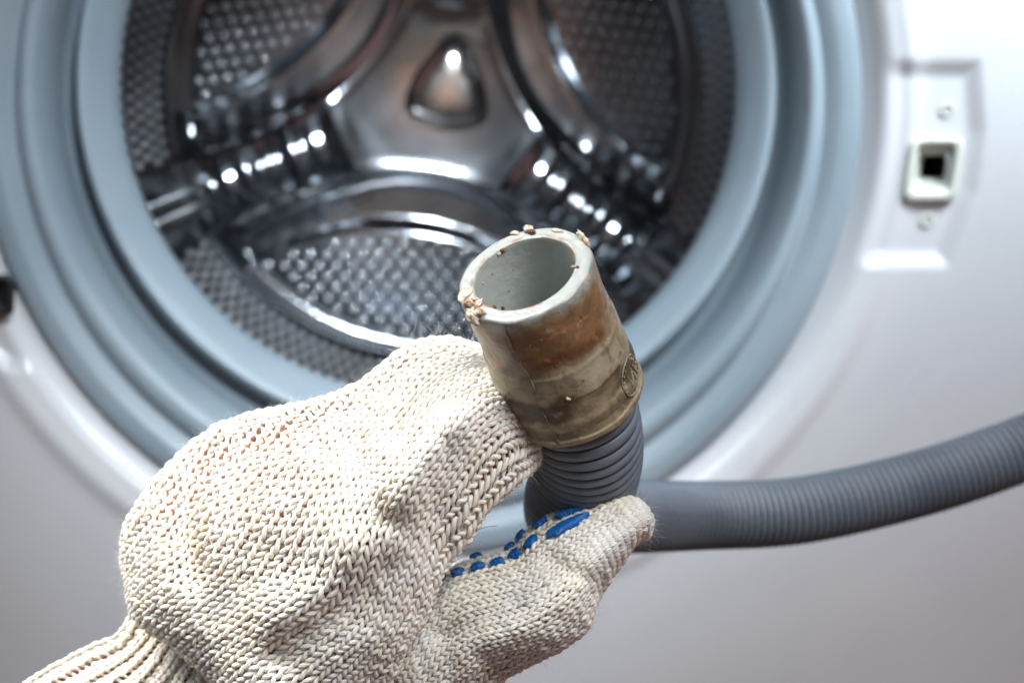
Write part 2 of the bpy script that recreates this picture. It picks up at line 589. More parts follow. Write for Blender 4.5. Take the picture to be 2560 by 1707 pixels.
def domes(centres, normals, tang, rad, hgt, seg=10, round_=False):
    """small pressed domes with a punched centre, joined"""
    centres = np.asarray(centres)
    n = len(centres)
    bi = np.cross(normals, tang)
    a = np.linspace(0, 2 * PI, seg, endpoint=False)
    pr = [(1.0, -0.05), (0.86, 0.26), (0.66, 0.58), (0.42, 0.84), (0.20, 0.97), (0.01, 1.0)]
    if round_:
        pr = [(math.cos(x), math.sin(x)) for x in np.linspace(-0.1, PI / 2 - 0.02, 7)]
    vs = []
    for (pr_, ph_) in pr:
        ring = (centres[:, None, :] + rad * pr_ * (np.cos(a)[None, :, None] * tang[:, None, :] + np.sin(a)[None, :, None] * bi[:, None, :]) + hgt * ph_ * normals[:, None, :])
        vs.append(ring)
    V = np.stack(vs, 1)                     # n, rings, seg, 3
    k = len(pr) * seg
    q = grid_quads(len(pr), seg, wrap_v=True)
    Qd = (np.arange(n)[:, None, None] * k + q[None]).reshape(-1, 4)
    return V.reshape(-1, 3), Qd


# dimples on the three lobes
for li, c in enumerate(LOBES):
    cx_, cy_ = math.sin(c), math.cos(c)
    pts = []
    row = 0
    g = c + math.radians(8)
    gx, gy = math.sin(g), math.cos(g)
    for row in range(-2, 22):
        for col in range(-24, 25):
            qq = 300 + row * 27.0
            s = (col + 0.5 * (row % 2)) * 42.0
            xp, yp = qq * gx + s * gy, qq * gy - s * gx
            q2 = xp * cx_ + yp * cy_
            s2 = xp * cy_ - yp * cx_
            d2 = min((q2 - (318 + 138 * (s2 / 406) ** 2)) * 0.9, 610 - math.hypot(xp, yp))
            if d2 > 24 and abs(s2) < 440:
                pts.append((xp, yp))
    pts = np.array(pts)
    x0, z0 = pts[:, 0] * PXM, -pts[:, 1] * PXM
    h0 = plate_h(x0, z0)
    cen = np.stack([DX + x0, YB - h0, DZ + z0], -1)
    nn = np.tile([0.0, -1.0, 0.0], (len(pts), 1))
    tg = np.tile([1.0, 0.0, 0.0], (len(pts), 1))
    v, q = domes(cen, nn, tg, 0.0034, 0.0010, seg=14)
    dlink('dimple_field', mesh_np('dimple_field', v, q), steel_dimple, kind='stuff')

# dimples on the cylindrical wall
cen, nn, tg = [], [], []
lift_az = [c + math.radians(60) for c in LOBES]
for j in range(0, 6):
    t_ = j * 0.0094
    yy, r_c = 1.205 - t_ * 0.773, 0.2305 + t_ * 0.634          # rows up the conical rear shoulder
    if j == 99:
        yy, r_c = 1.150, 0.2735
    if j < 0:
        continue
    naz = 142
    for i in range(naz):
        a = 2 * PI * (i + 0.5 * (j % 2)) / naz
        if any(abs((a - l + PI) % (2 * PI) - PI) < 0.16 for l in lift_az):
            continue
        d = np.array([math.sin(a), 0, -math.cos(a)])
        n_ = -d * 0.773 + np.array([0, -0.634, 0])
        cen.append(np.array([DX, yy, DZ]) + d * r_c + n_ * 0.0002)
        nn.append(n_)
        tg.append(d * 0.634 + np.array([0, -0.773, 0]))
v, q = domes(cen, np.array(nn), np.array(tg, float), 0.0033, 0.0023, seg=12, round_=True)
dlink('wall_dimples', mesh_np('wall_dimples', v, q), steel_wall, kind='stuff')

# three lifters with a row of drain bosses on each crest
nl, ns = 60, 28
yy = np.linspace(0.90, 1.215, nl)
tl = np.linspace(0, 1, nl)
hgt = 0.080 * np.sin(np.clip(tl * 1.04, 0, 1) * PI) ** 0.35 + 0.0016 * np.sin(tl * 26)
wid = 0.034 + 0.006 * tl
ss = np.linspace(-1, 1, ns)
prof_h = np.sqrt(np.clip(1 - np.abs(ss) ** 2.0, 0, 1))
lv = np.zeros((nl, ns, 3))
lv[..., 0] = ss[None, :] * wid[:, None] * (1 - 0.45 * prof_h[None, :] * 0.6)
lv[..., 1] = yy[:, None]
lv[..., 2] = hgt[:, None] * prof_h[None, :] - 0.003
lme = mesh_np('lifter', lv, grid_quads(nl, ns))
bc = np.array([[s * 0.006, y_, 0.0785 * math.sin((y_ - 0.90) / 0.315 * PI) ** 0.35] for y_ in np.arange(0.96, 1.18, 0.0125) for s in (-1, 1)])
bv, bq = domes(bc, np.tile([0.0, 0, 1], (len(bc), 1)), np.tile([1.0, 0, 0], (len(bc), 1)), 0.0036, 0.0035)
bme = mesh_np('lifter_bosses', bv, bq)
for l in lift_az:
    d = np.array([math.sin(l), 0, -math.cos(l)])
    zc = -d
    yc = np.array([0, 1.0, 0])
    xc = np.cross(yc, zc)
    Mx = Matrix(((xc[0], yc[0], zc[0], DX + d[0] * 0.268), (xc[1], yc[1], zc[1], 0), (xc[2], yc[2], zc[2], DZ + d[2] * 0.268), (0, 0, 0, 1)))
    for nm, base in (('lifter', lme), ('lifter_boss', bme)):
        if not len(base.materials):
            base.materials.append(steel_lift if nm == 'lifter' else steel_dimple)
        o = link(nm, base, None, drum)
        if nm == 'lifter_boss':
            o['kind'] = 'stuff'
        o.matrix_local = WI @ Mx

# door latch socket on the right and its two screws
def frame_ring(name, levels, mat, n=48, parent=None, close=None):
    """rings of rounded rectangles: (centre px, centre py, half w m, half h m, corner m, y) joined into one skin"""
    rows = []
    for (px, py, hw, hh_, rc, y) in levels:
        c = Q(px, py, y)
        cx, cz = float(c[0]), float(c[2])
        ring = []
        for k in range(n):
            a = 2 * PI * (k + 0.5) / n
            dx, dz = math.cos(a), math.sin(a)
            p = 8.0 if rc < 0.3 else 2.0
            sc_ = 1.0 / ((abs(dx) ** p + abs(dz) ** p) ** (1 / p))
            ring.append((cx + dx * sc_ * hw + (dz * sc_ * hh_) * 0.10, y, cz + dz * sc_ * hh_))
        rows.append(ring)
    v = np.array(rows)
    me = mesh_np(name, v, grid_quads(len(rows), n, wrap_v=True))
    return wlink(name, me, mat, parent=parent)


yl = YP + 0.0040
bez = frame_ring('door_latch', [(2333, 425, 0.0145, 0.0166, 0, yl), (2333, 425, 0.0145, 0.0166, 0, yl - 0.0030), (2333, 424, 0.0138, 0.0160, 0, yl - 0.0042),
                                (2334, 421, 0.0108, 0.0130, 0, yl - 0.0042), (2335, 420, 0.0102, 0.0124, 0, yl - 0.0034), (2333, 418, 0.0066, 0.0062, 0, yl + 0.010), (2333, 417, 0.0062, 0.0058, 0, yl + 0.011)], ivory, n=64)
frame_ring('latch_slot', [(2333, 417, 0.0061, 0.0057, 0, yl + 0.0105), (2333, 417, 0.0060, 0.0056, 0, yl + 0.03), (2333, 417, 0.0001, 0.0001, 0, yl + 0.03)], black_pl, n=64, parent=bez)
for (px, py) in ((2368, 275), (2318, 552)):
    s = frame_ring('screw', [(px, py, 0.0040, 0.0040, 1, yl + 0.0006), (px, py, 0.0040, 0.0040, 1, yl - 0.0005), (px, py, 0.0033, 0.0033, 1, yl - 0.0011), (px, py, 0.0027, 0.0027, 1, yl - 0.0011),
                             (px, py, 0.0026, 0.0026, 1, yl + 0.0014), (px, py, 0.0014, 0.0014, 1, yl + 0.0014), (px, py, 0.0013, 0.0013, 1, yl - 0.0004), (px, py, 0.0001, 0.0001, 1, yl - 0.0004)], ivory, n=24)
# door hinge at the left edge of the opening
frame_ring('door_hinge', [(-22, 738, 0.0118, 0.0105, 0, YP + 0.010), (-22, 738, 0.0118, 0.0105, 0, YP - 0.008), (-22, 738, 0.0110, 0.0098, 0, YP - 0.010),
                          (-22, 738, 0.008, 0.007, 0, YP - 0.010), (-22, 738, 0.0075, 0.0065, 0, YP - 0.005), (-22, 738, 0.0001, 0.0001, 0, YP - 0.005)], black_pl, n=48)

# ------------------------------------------------------------------ drain hose
hose = thing('drain_hose', 'grey corrugated drain hose with a stained grey-green rubber cuff held up in the glove', 'hose')
RIM = P(1310, 682, 0.2900)
END = P(1436, 983, 0.3135)
zc = END - RIM
LEN = float(np.linalg.norm(zc))
zc = zc / LEN
xc = np.cross(zc, np.array([0, 1.0, 0]))
xc /= np.linalg.norm(xc)
yc = np.cross(zc, xc)
hose.location = END
HI = Matrix.Translation(tuple(-END))
# cuff local frame: z down the cuff from the rim, built in metres
CM = Matrix(((xc[0], yc[0], zc[0], RIM[0] - END[0]), (xc[1], yc[1], zc[1], RIM[1] - END[1]), (xc[2], yc[2], zc[2], RIM[2] - END[2]), (0, 0, 0, 1)))
L = LEN
cprof = smooth_prof([(L - 0.002, 0.0112), (0.025, 0.0107), (0.010, 0.0107), (0.0020, 0.0107), (0.0005, 0.01075), (0.0, 0.01105), (0.0, 0.0122), (0.0, 0.01335), (0.00025, 0.01400), (0.0009, 0.01425), (0.0020, 0.01430),
                     (0.005, 0.01425), (0.0125, 0.01425), (0.0160, 0.01440), (0.0172, 0.01475), (0.0185, 0.01478), (0.0220, 0.01500), (0.0238, 0.01518), (0.0247, 0.01505), (0.0285, 0.01512), (0.0300, 0.01545), (0.0310, 0.01552),
                     (0.0325, 0.01530), (L - 0.0035, 0.01515), (L - 0.0016, 0.01515), (L - 0.0012, 0.01560), (L - 0.0002, 0.01560), (L + 0.0002, 0.01520), (L + 0.0002, 0.0125)], 7)
nc = 220
a_ = np.linspace(0, 2 * PI, nc, endpoint=False)
rr_ = cprof[:, 1][:, None] * np.ones(nc)
zz_ = cprof[:, 0][:, None] * np.ones(nc)
wob = 1 + 0.005 * np.sin(2 * a_ + 0.6) + 0.002 * np.sin(3 * a_ + 2)
rr_ = rr_ * wob
rr_ += (0.00010 * np.sin(a_ * 7 + zz_ * 500) + 0.00008 * np.sin(a_ * 13 - zz_ * 900)) * sstep(rr_, 0.0135, 0.0142)
# nibbled rim around the bore
rimm = np.exp(-((cprof[:, 1][:, None] - 0.0111) / 0.0005) ** 2) * (zz_ < 0.002)
zz_ = zz_ + rimm * 0.00012 * np.sin(a_ * 9 + 1) * (np.sin(a_ * 2.0 + 2) > 0.1)
v = np.stack([rr_ * np.cos(a_), rr_ * np.sin(a_), zz_], -1)
cuff = link('connector_cuff', mesh_np('connector_cuff', v, grid_quads(len(cprof), nc, wrap_v=True)), cuff_m, hose)
cuff.matrix_local = CM
CMi = np.array((Matrix.Translation(tuple(END)) @ CM).inverted())
CMw = np.array(Matrix.Translation(tuple(END)) @ CM)


def outer_r(z):
    zz = cprof[:, 0]
    i0 = int(np.argmax(cprof[:, 1] > 0.01425))
    return float(np.interp(z, zz[i0:], cprof[i0:, 1]))


def cuff_hit(px, py, inner=False):
    """point of the cuff's outside (or of the flat rim) seen at a pixel: local (x, y, z) and outward normal"""
    o = CMi[:3, 3]
    d = CMi[:3, :3] @ P(px, py, 1.0)
    best = None
    for t in np.linspace(0.27, 0.335, 2600):
        p = o + d * t
        r = math.hypot(p[0], p[1])
        if inner:
            if p[2] >= 0 and r > 0.0108:
                return p, np.array([0, 0, -1.0])
            if p[2] > 0 and r <= 0.0109 and r > 0.0107:
                return p, np.array([-p[0] / r, -p[1] / r, 0])
        if 0 <= p[2] <= L and r <= outer_r(p[2]) and (inner or r > 0.0138):
            return p, np.array([p[0] / r, p[1] / r, 0.0])
        if p[2] >= 0 and r < 0.0142 and not inner and r > 0.0110:
            return p, np.array([0, 0, -1.0])
    return None


# mould seam: a fine wavy ridge down the front of the cuff
def tube_np(path, radii, n=8, normal_hint=None):
    path = np.asarray(path, float)
    radii = np.broadcast_to(np.asarray(radii, float), (len(path),))
    t = np.gradient(path, axis=0)
    t /= np.linalg.norm(t, axis=1)[:, None]
    u = np.cross(t[0], [0.3, 0.5, 0.81])
    u /= np.linalg.norm(u)
    us = [u]
    for i in range(1, len(path)):
        u = us[-1] - np.dot(us[-1], t[i]) * t[i]
        us.append(u / np.linalg.norm(u))
    U = np.array(us)
    W = np.cross(t, U)
    a = np.linspace(0, 2 * PI, n, endpoint=False)
    v = path[:, None, :] + radii[:, None, None] * (np.cos(a)[None, :, None] * U[:, None, :] + np.sin(a)[None, :, None] * W[:, None, :])
    return v, grid_quads(len(path), n, wrap_v=True)


seam_px = [(1262, 818), (1272, 850), (1288, 885), (1306, 915), (1324, 942), (1335, 970), (1342, 1000), (1358, 1030), (1372, 1062), (1388, 1090), (1399, 1108)]
sp_ = []
for (px, py) in seam_px:
    hcu = cuff_hit(px, py)
    if hcu is None:
        continue
    sp_.append(hcu[0])
sp_ = np.array(sp_)
seg_t = np.linspace(0, len(sp_) - 1, 90)
pth = np.stack([np.interp(seg_t, np.arange(len(sp_)), sp_[:, k]) for k in range(3)], -1)
pth += 0.00006 * np.stack([np.sin(seg_t * 7), np.cos(seg_t * 5), 0 * seg_t], -1)
sv, sq = tube_np(pth, 0.00016 + 0.00008 * np.sin(seg_t * 3.1) ** 2, 6)
seam_m = noise_mat('seam_rubber', (0.09, 0.06, 0.035), (0.30, 0.27, 0.20), 500, 0.5, 0.05)
link('mould_seam', mesh_np('mould_seam', sv, sq), seam_m, cuff)

# round moulded stamp on the right flank
stamp_m = noise_mat('stamp_rubber', (0.17, 0.155, 0.11), (0.36, 0.35, 0.28), 500, 0.5, 0.06, bump=0.4, bscale=1400)
hit = cuff_hit(1581, 938)
if hit is None:
    hit = cuff_hit(1570, 940)
pc, pn = hit
pn = np.array([pc[0], pc[1], 0]) / math.hypot(pc[0], pc[1])
# turn it a little further round the flank so it is seen edge-on as in the photo
tz = np.array([0, 0, 1.0])
tx = np.cross(tz, pn)
RS = 0.0044
stamp = []


def on_cuff(s, t, lift):
    """bend a flat stamp coordinate (s along tx, t along z) round the cuff"""
    base = math.atan2(pn[1], pn[0])
    z = pc[2] + t
    r = outer_r(z) + lift
    a = base + s / 0.0152
    return np.array([r * math.cos(a), r * math.sin(a), z])


def stamp_tube(pts, r=0.00018, close=False):
    v_, q_ = tube_np(np.array([on_cuff(s, t, 0.00015) for s, t in pts]), r, 6)
    stamp.append((v_, q_))


stamp_tube([(RS * math.cos(a), RS * math.sin(a)) for a in np.linspace(0, 2 * PI, 41)], 0.00022)
for k in range(18):
    a = 2 * PI * k / 18
    stamp_tube([(RS * f_ * math.cos(a), RS * f_ * math.sin(a)) for f_ in np.linspace(0.78, 0.92, 4)], 0.00022)
for (s0, t0, s1, t1) in ((-0.45, 0.35, -0.40, -0.40), (-0.15, 0.40, -0.10, -0.35), (-0.15, -0.35, 0.35, 0.35), (0.35, 0.35, 0.40, -0.40)):
    stamp_tube([(RS * (s0 + (s1 - s0) * f_), RS * (t0 + (t1 - t0) * f_)) for f_ in np.linspace(0, 1, 7)], 0.00024)
sv, sq = join_arrays(stamp)
link('moulded_stamp', mesh_np('moulded_stamp', sv, sq), stamp_m, cuff)


# crumbs of scale stuck round the rim
from mathutils import noise as mnoise
import bmesh


def crumb(px, py, sx_, sy_, sz_, mat, seed, inner=False, lift=0.3, rough=0.45, off=(0, 0, 0), rot=0.0):
    h = cuff_hit(px, py, inner)
    if h is None:
        return
    p, nrm = h
    bm = bmesh.new()
    bmesh.ops.create_icosphere(bm, subdivisions=4, radius=1.0)
    for v_ in bm.verts:
        d = v_.co.copy()
        n1 = mnoise.noise(d * 1.6 + Vector((seed * 3.1, seed, 0)))
        n2 = mnoise.noise(d * 4.5 + Vector((0, seed * 2.3, seed)))
        n3 = mnoise.noise(d * 11 + Vector((seed, 0, 1)))
        v_.co = d * (1 + rough * n1 + rough * 0.55 * n2 + rough * 0.2 * n3)
    me = bpy.data.meshes.new('scale_crumb')
    bm.to_mesh(me)
    bm.free()
    for pl in me.polygons:
        pl.use_smooth = True
    nz = Vector(nrm)
    tx_ = nz.orthogonal().normalized()
    rotm = Matrix.Rotation(rot, 3, nz)
    tx_ = rotm @ tx_
    ty_ = nz.cross(tx_)
    R = Matrix((tx_, ty_, nz)).transposed().to_4x4()
    me.transform(Matrix.Translation(Vector(p) + nz * sz_ * lift) @ R @ Matrix.Diagonal((sx_ * 1.05, sy_ * 1.05, sz_ * 0.95, 1)))
    o = link('scale_crumb', me, mat, cuff)


crumb(1336, 566, 0.0012, 0.0008, 0.0007, crumb_d, 1, rot=0.4)
crumb(1322, 576, 0.0010, 0.0008, 0.0009, crumb_m, 2)
crumb(1330, 583, 0.0008, 0.0006, 0.0006, crumb_d, 3)
crumb(1303, 574, 0.0011, 0.0004, 0.0004, crumb_d, 4)
crumb(1287, 584, 0.0010, 0.0005, 0.0004, crumb_m, 5)
crumb(1362, 560, 0.0010, 0.0008, 0.0008, crumb_m, 6, rough=0.15)
crumb(1392, 578, 0.0012, 0.0005, 0.0003, crumb_m, 7)
crumb(1455, 596, 0.0013, 0.0017, 0.0005, crumb_m, 8, rot=0.9)
crumb(1466, 606, 0.0012, 0.0008, 0.0005, crumb_m, 9)
crumb(1163, 735, 0.0013, 0.0018, 0.0005, crumb_m, 10, rough=0.3)
crumb(1172, 760, 0.0014, 0.0010, 0.0006, crumb_d, 11)
crumb(1188, 751, 0.0010, 0.0006, 0.0005, crumb_d, 12)
crumb(1186, 792, 0.0017, 0.0011, 0.0010, crumb_m, 13, rough=0.35, lift=0.5)
crumb(1200, 785, 0.0011, 0.0009, 0.0009, crumb_m, 14, rough=0.3, lift=0.5)
crumb(1196, 762, 0.0006, 0.0012, 0.0005, crumb_m, 15)
crumb(1232, 768, 0.0009, 0.0004, 0.0004, crumb_d, 16)
crumb(1254, 770, 0.0009, 0.0004, 0.0004, crumb_d, 17)
crumb(1215, 764, 0.0008, 0.0004, 0.0004, crumb_m, 18)
crumb(1438, 668, 0.0009, 0.0004, 0.0003, crumb_d, 19)
crumb(1420, 996, 0.0005, 0.0003, 0.0004, crumb_m, 20)


# scale inside the bore
def bore_crumb(az, z, s1, s2, mat, seed):
    bm = bmesh.new()
    bmesh.ops.create_icosphere(bm, subdivisions=3, radius=1.0)
    for v_ in bm.verts:
        d = v_.co.copy()
        v_.co = d * (1 + 0.5 * mnoise.noise(d * 2.2 + Vector((seed, 0, 0))) + 0.25 * mnoise.noise(d * 6 + Vector((0, seed, 0))))
    me = bpy.data.meshes.new('bore_crumb')
    bm.to_mesh(me)
    bm.free()
    for pl in me.polygons:
        pl.use_smooth = True
    p = Vector((0.0107 * math.cos(az), 0.0107 * math.sin(az), z))
    nz = Vector((-math.cos(az), -math.sin(az), 0))
    R = Matrix((Vector((0, 0, 1)).cross(nz), Vector((0, 0, 1)), nz)).transposed().to_4x4()
    me.transform(Matrix.Translation(p) @ R @ Matrix.Diagonal((s1, s2, s1 * 0.4, 1)))
    link('bore_crumb', me, mat, cuff)


def bore_az(px, py):
    """azimuth and depth of the far bore wall seen at a pixel"""
    o = CMi[:3, 3]
    d = CMi[:3, :3] @ P(px, py, 1.0)
    inside = False
    for t in np.linspace(0.27, 0.34, 4000):
        p = o + d * t
        r = math.hypot(p[0], p[1])
        if p[2] > 0 and r < 0.0106:
            inside = True
        if inside and r >= 0.0108:
            return math.atan2(p[1], p[0]), p[2]
    return None


for i, (px, py, s1, s2, mt) in enumerate(((1258, 626, 0.0009, 0.0006, crumb_d), (1248, 634, 0.0006, 0.0004, crumb_m), (1271, 727, 0.0002, 0.0003, crumb_d), (1230, 684, 0.00018, 0.0003, crumb_d), (1283, 676, 0.00015, 0.00015, crumb_d), (1206, 707, 0.0004, 0.0003, crumb_m))):
    r_b = bore_az(px, py)
    if r_b:
        bore_crumb(r_b[0], r_b[1], s1, s2, mt, i * 1.7)


# corrugated tube
def cr_path(pts, per=40):
    p = np.asarray(pts, float)
    p = np.concatenate([2 * p[:1] - p[1:2], p, 2 * p[-1:] - p[-2:-1]])
    out = []
    for i in range(1, len(p) - 2):
        for t in np.linspace(0, 1, per, endpoint=False):
            a, b, c, d = p[i - 1], p[i], p[i + 1], p[i + 2]
            out.append(0.5 * ((2 * b) + (-a + c) * t + (2 * a - 5 * b + 4 * c - d) * t * t + (-a + 3 * b - 3 * c + d) * t ** 3))
    out.append(p[-2])
    return np.array(out)


HP = [(1422, 946, 0.3108), (1436, 983, 0.3135), (1460, 1060, 0.3192), (1468, 1135, 0.3280), (1458, 1200, 0.3400), (1438, 1248, 0.3580), (1432, 1280, 0.386), (1462, 1292, 0.422), (1560, 1290, 0.458),
      (1750, 1288, 0.484), (2000, 1275, 0.496), (2300, 1208, 0.506), (2560, 1120, 0.512), (2800, 1020, 0.518), (3050, 900, 0.52), (3500, 640, 0.525), (4000, 260, 0.53)]
hp = np.array([P(*h) for h in HP])
path = cr_path(hp, 60)
sl = np.concatenate([[0], np.cumsum(np.linalg.norm(np.diff(path, axis=0), axis=1))])
step = 0.0026 / 12
s_new = np.arange(0, sl[-1], step)
path = np.stack([np.interp(s_new, sl, path[:, k]) for k in range(3)], -1)
ker = np.ones(21) / 21
pp = np.pad(path, ((10, 10), (0, 0)), 'edge')
path = np.stack([np.convolve(pp[:, k], ker, 'valid') for k in range(3)], -1)
ph = (s_new / 0.0026) % 1
cor = np.sqrt(np.clip(1 - 0.97 * (2 * ph - 1) ** 2, 0, 1))
rad_h = (0.01160 + 0.00135 * cor) * (1 - 0.09 * sstep(s_new, 0.05, 0.22))
hv, hq = tube_np(path, rad_h, 72)
hv = hv - END
tube = link('corrugated_tube', mesh_np('corrugated_tube', hv, hq), pvc, hose)
pvc_shade = noise_mat('groove_shade', (0.035, 0.037, 0.045), (0.06, 0.062, 0.07), 90, 0.7, 0.05)  # shade between the rings, put into the colour of the groove faces
tube.data.materials.append(pvc_shade)
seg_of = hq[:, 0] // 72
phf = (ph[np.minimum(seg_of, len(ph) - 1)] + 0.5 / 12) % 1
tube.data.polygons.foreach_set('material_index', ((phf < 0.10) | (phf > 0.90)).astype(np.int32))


# ------------------------------------------------------------------ gloved hand
def cr_weights(t, n, periodic):
    """Catmull-Rom weight matrix for parameters t in control index units"""
    t = np.asarray(t, float)
    i = np.floor(t).astype(int)
    if not periodic:
        i = np.clip(i, 0, n - 2)
    f = t - i
    Wm = np.zeros((len(t), n))
    ws = [0.5 * (-f + 2 * f ** 2 - f ** 3), 0.5 * (2 - 5 * f ** 2 + 3 * f ** 3), 0.5 * (f + 4 * f ** 2 - 3 * f ** 3), 0.5 * (-f ** 2 + f ** 3)]
    for k in range(4):
        j = i + k - 1
        if periodic:
            np.add.at(Wm, (np.arange(len(t)), j % n), ws[k])
        else:
            lo, hi = j < 0, j > n - 1
            ok = ~(lo | hi)
            np.add.at(Wm, (np.arange(len(t))[ok], j[ok]), ws[k][ok])
            for msk, e0, e1 in ((lo, 0, 1), (hi, n - 1, n - 2)):
                idx = np.arange(len(t))[msk]
                np.add.at(Wm, (idx, np.full(len(idx), e0)), 2 * ws[k][msk])
                np.add.at(Wm, (idx, np.full(len(idx), e1)), -ws[k][msk])
    return Wm


def seg_gauss(px, py, pts, width):
    """soft bump along a polyline in photo pixels (used to shape folds of cloth)"""
    d = np.full(np.shape(px), 1e9)
    for (a, b) in zip(pts[:-1], pts[1:]):
        ex, ey = b[0] - a[0], b[1] - a[1]
        t = np.clip(((px - a[0]) * ex + (py - a[1]) * ey) / (ex * ex + ey * ey), 0, 1)
        d = np.minimum(d, (px - a[0] - ex * t) ** 2 + (py - a[1] - ey * t) ** 2)
    return np.exp(-d / (width * width))


class Sleeve:
    """a closed cloth tube: control rows along the wales, control columns round it"""

    def __init__(self, ctrl, relief=None, nfront=8, NU=360, NV=420, flip=False):
        ctrl = np.asarray(ctrl, float)
        self.nu, self.nv = ctrl.shape[:2]
        self.NU, self.NV = NU, NV
        u = np.linspace(0, self.nu - 1, NU)
        v = np.linspace(0, self.nv, NV, endpoint=False)
        Wu, Wv = cr_weights(u, self.nu, False), cr_weights(v, self.nv, True)
        g = np.einsum('ai,ijk,bj->abk', Wu, ctrl, Wv)
        if relief is not None:
            fr = np.minimum(sstep(v, -0.2, 0.8), 1 - sstep(v, nfront - 1.2, nfront - 0.4))
            g[..., 2] += relief(g[..., 0], g[..., 1]) * fr[None, :]
        self.pix = g
        # even course spacing: re-space the rows by arc length
        for _ in range(2):
            S = P(g[..., 0], g[..., 1], g[..., 2])
            nf = int(NV * nfront / self.nv)
            ds = np.linalg.norm(np.diff(S[:, :nf], axis=0), axis=-1).mean(1)
            cs = np.concatenate([[0], np.cumsum(ds)])
            un = np.interp(np.linspace(0, cs[-1], NU), cs, np.arange(NU))
            i0 = np.clip(np.floor(un).astype(int), 0, NU - 2)
            fr_ = (un - i0)[:, None, None]
            g = g[i0] * (1 - fr_) + g[i0 + 1] * fr_
        self.pix = g
        S = P(g[..., 0], g[..., 1], g[..., 2])
        self.S = S
        Su = np.gradient(S, axis=0)
        Sv = (np.roll(S, -1, 1) - np.roll(S, 1, 1)) / 2
        nn = np.cross(Su, Sv)
        nn /= np.maximum(np.linalg.norm(nn, axis=-1, keepdims=True), 1e-12)
        cen = S.mean(axis=1, keepdims=True)
        if np.mean(np.sum(nn * (S - cen), -1)) < 0:
            nn = -nn
        # soften
        for _ in range(3):
            nn = (nn + np.roll(nn, 1, 1) + np.roll(nn, -1, 1))
            nn[1:-1] = nn[1:-1] * 0.5 + (nn[:-2] + nn[2:]) * 0.25
            nn /= np.maximum(np.linalg.norm(nn, axis=-1, keepdims=True), 1e-12)
        self.Nn = nn

    def at(self, u, v):
        """u in 0..1 along, v in 0..1 round -> point, normal"""
        a = np.clip(u, 0, 1) * (self.NU - 1)
        i = np.clip(np.floor(a).astype(int), 0, self.NU - 2)
        fa = (a - i)[..., None]
        b = (v % 1.0) * self.NV
        j = np.floor(b).astype(int) % self.NV
        fb = (b - np.floor(b))[..., None]
        j2 = (j + 1) % self.NV
        out = []
        for G in (self.S, self.Nn):
            out.append(G[i, j] * (1 - fa) * (1 - fb) + G[i + 1, j] * fa * (1 - fb) + G[i, j2] * (1 - fa) * fb + G[i + 1, j2] * fa * fb)
        out[1] = out[1] / np.maximum(np.linalg.norm(out[1], axis=-1, keepdims=True), 1e-9)
        return out

    def find(self, px, py):
        """(u, v) of the nearest front point under a pixel"""
        front = np.sum(self.Nn * self.S, -1) < 0
        d = (self.pix[..., 0] - px) ** 2 + (self.pix[..., 1] - py) ** 2 + np.where(front, 0, 1e7)
        k = np.unravel_index(np.argmin(d), d.shape)
        return k[0] / (self.NU - 1), k[1] / self.NV

    def inner(self, off, su=4, sv=5):
        taper = np.clip((1 - np.linspace(0, 1, self.NU)) / 0.15, 0, 1)[::su, None, None]
        S = self.S[::su, ::sv] - self.Nn[::su, ::sv] * off * taper
        S = S + (S.mean(1, keepdims=True) - S) * 0.5 * (1 - taper)
        S = S[: int(len(S) * 0.965)]
        nu, nv = S.shape[:2]
        c0, c1 = S[0].mean(0), S[-1].mean(0)
        v = np.concatenate([S.reshape(-1, 3), [c0, c1]])
        q = grid_quads(nu, nv, wrap_v=True).tolist()
        f = [tuple(x) for x in q]
        for j in range(nv):
            f.append((nu * nv, (j + 1) % nv, j))
            f.append((nu * nv + 1, (nu - 1) * nv + j, (nu - 1) * nv + (j + 1) % nv))
        return v, f


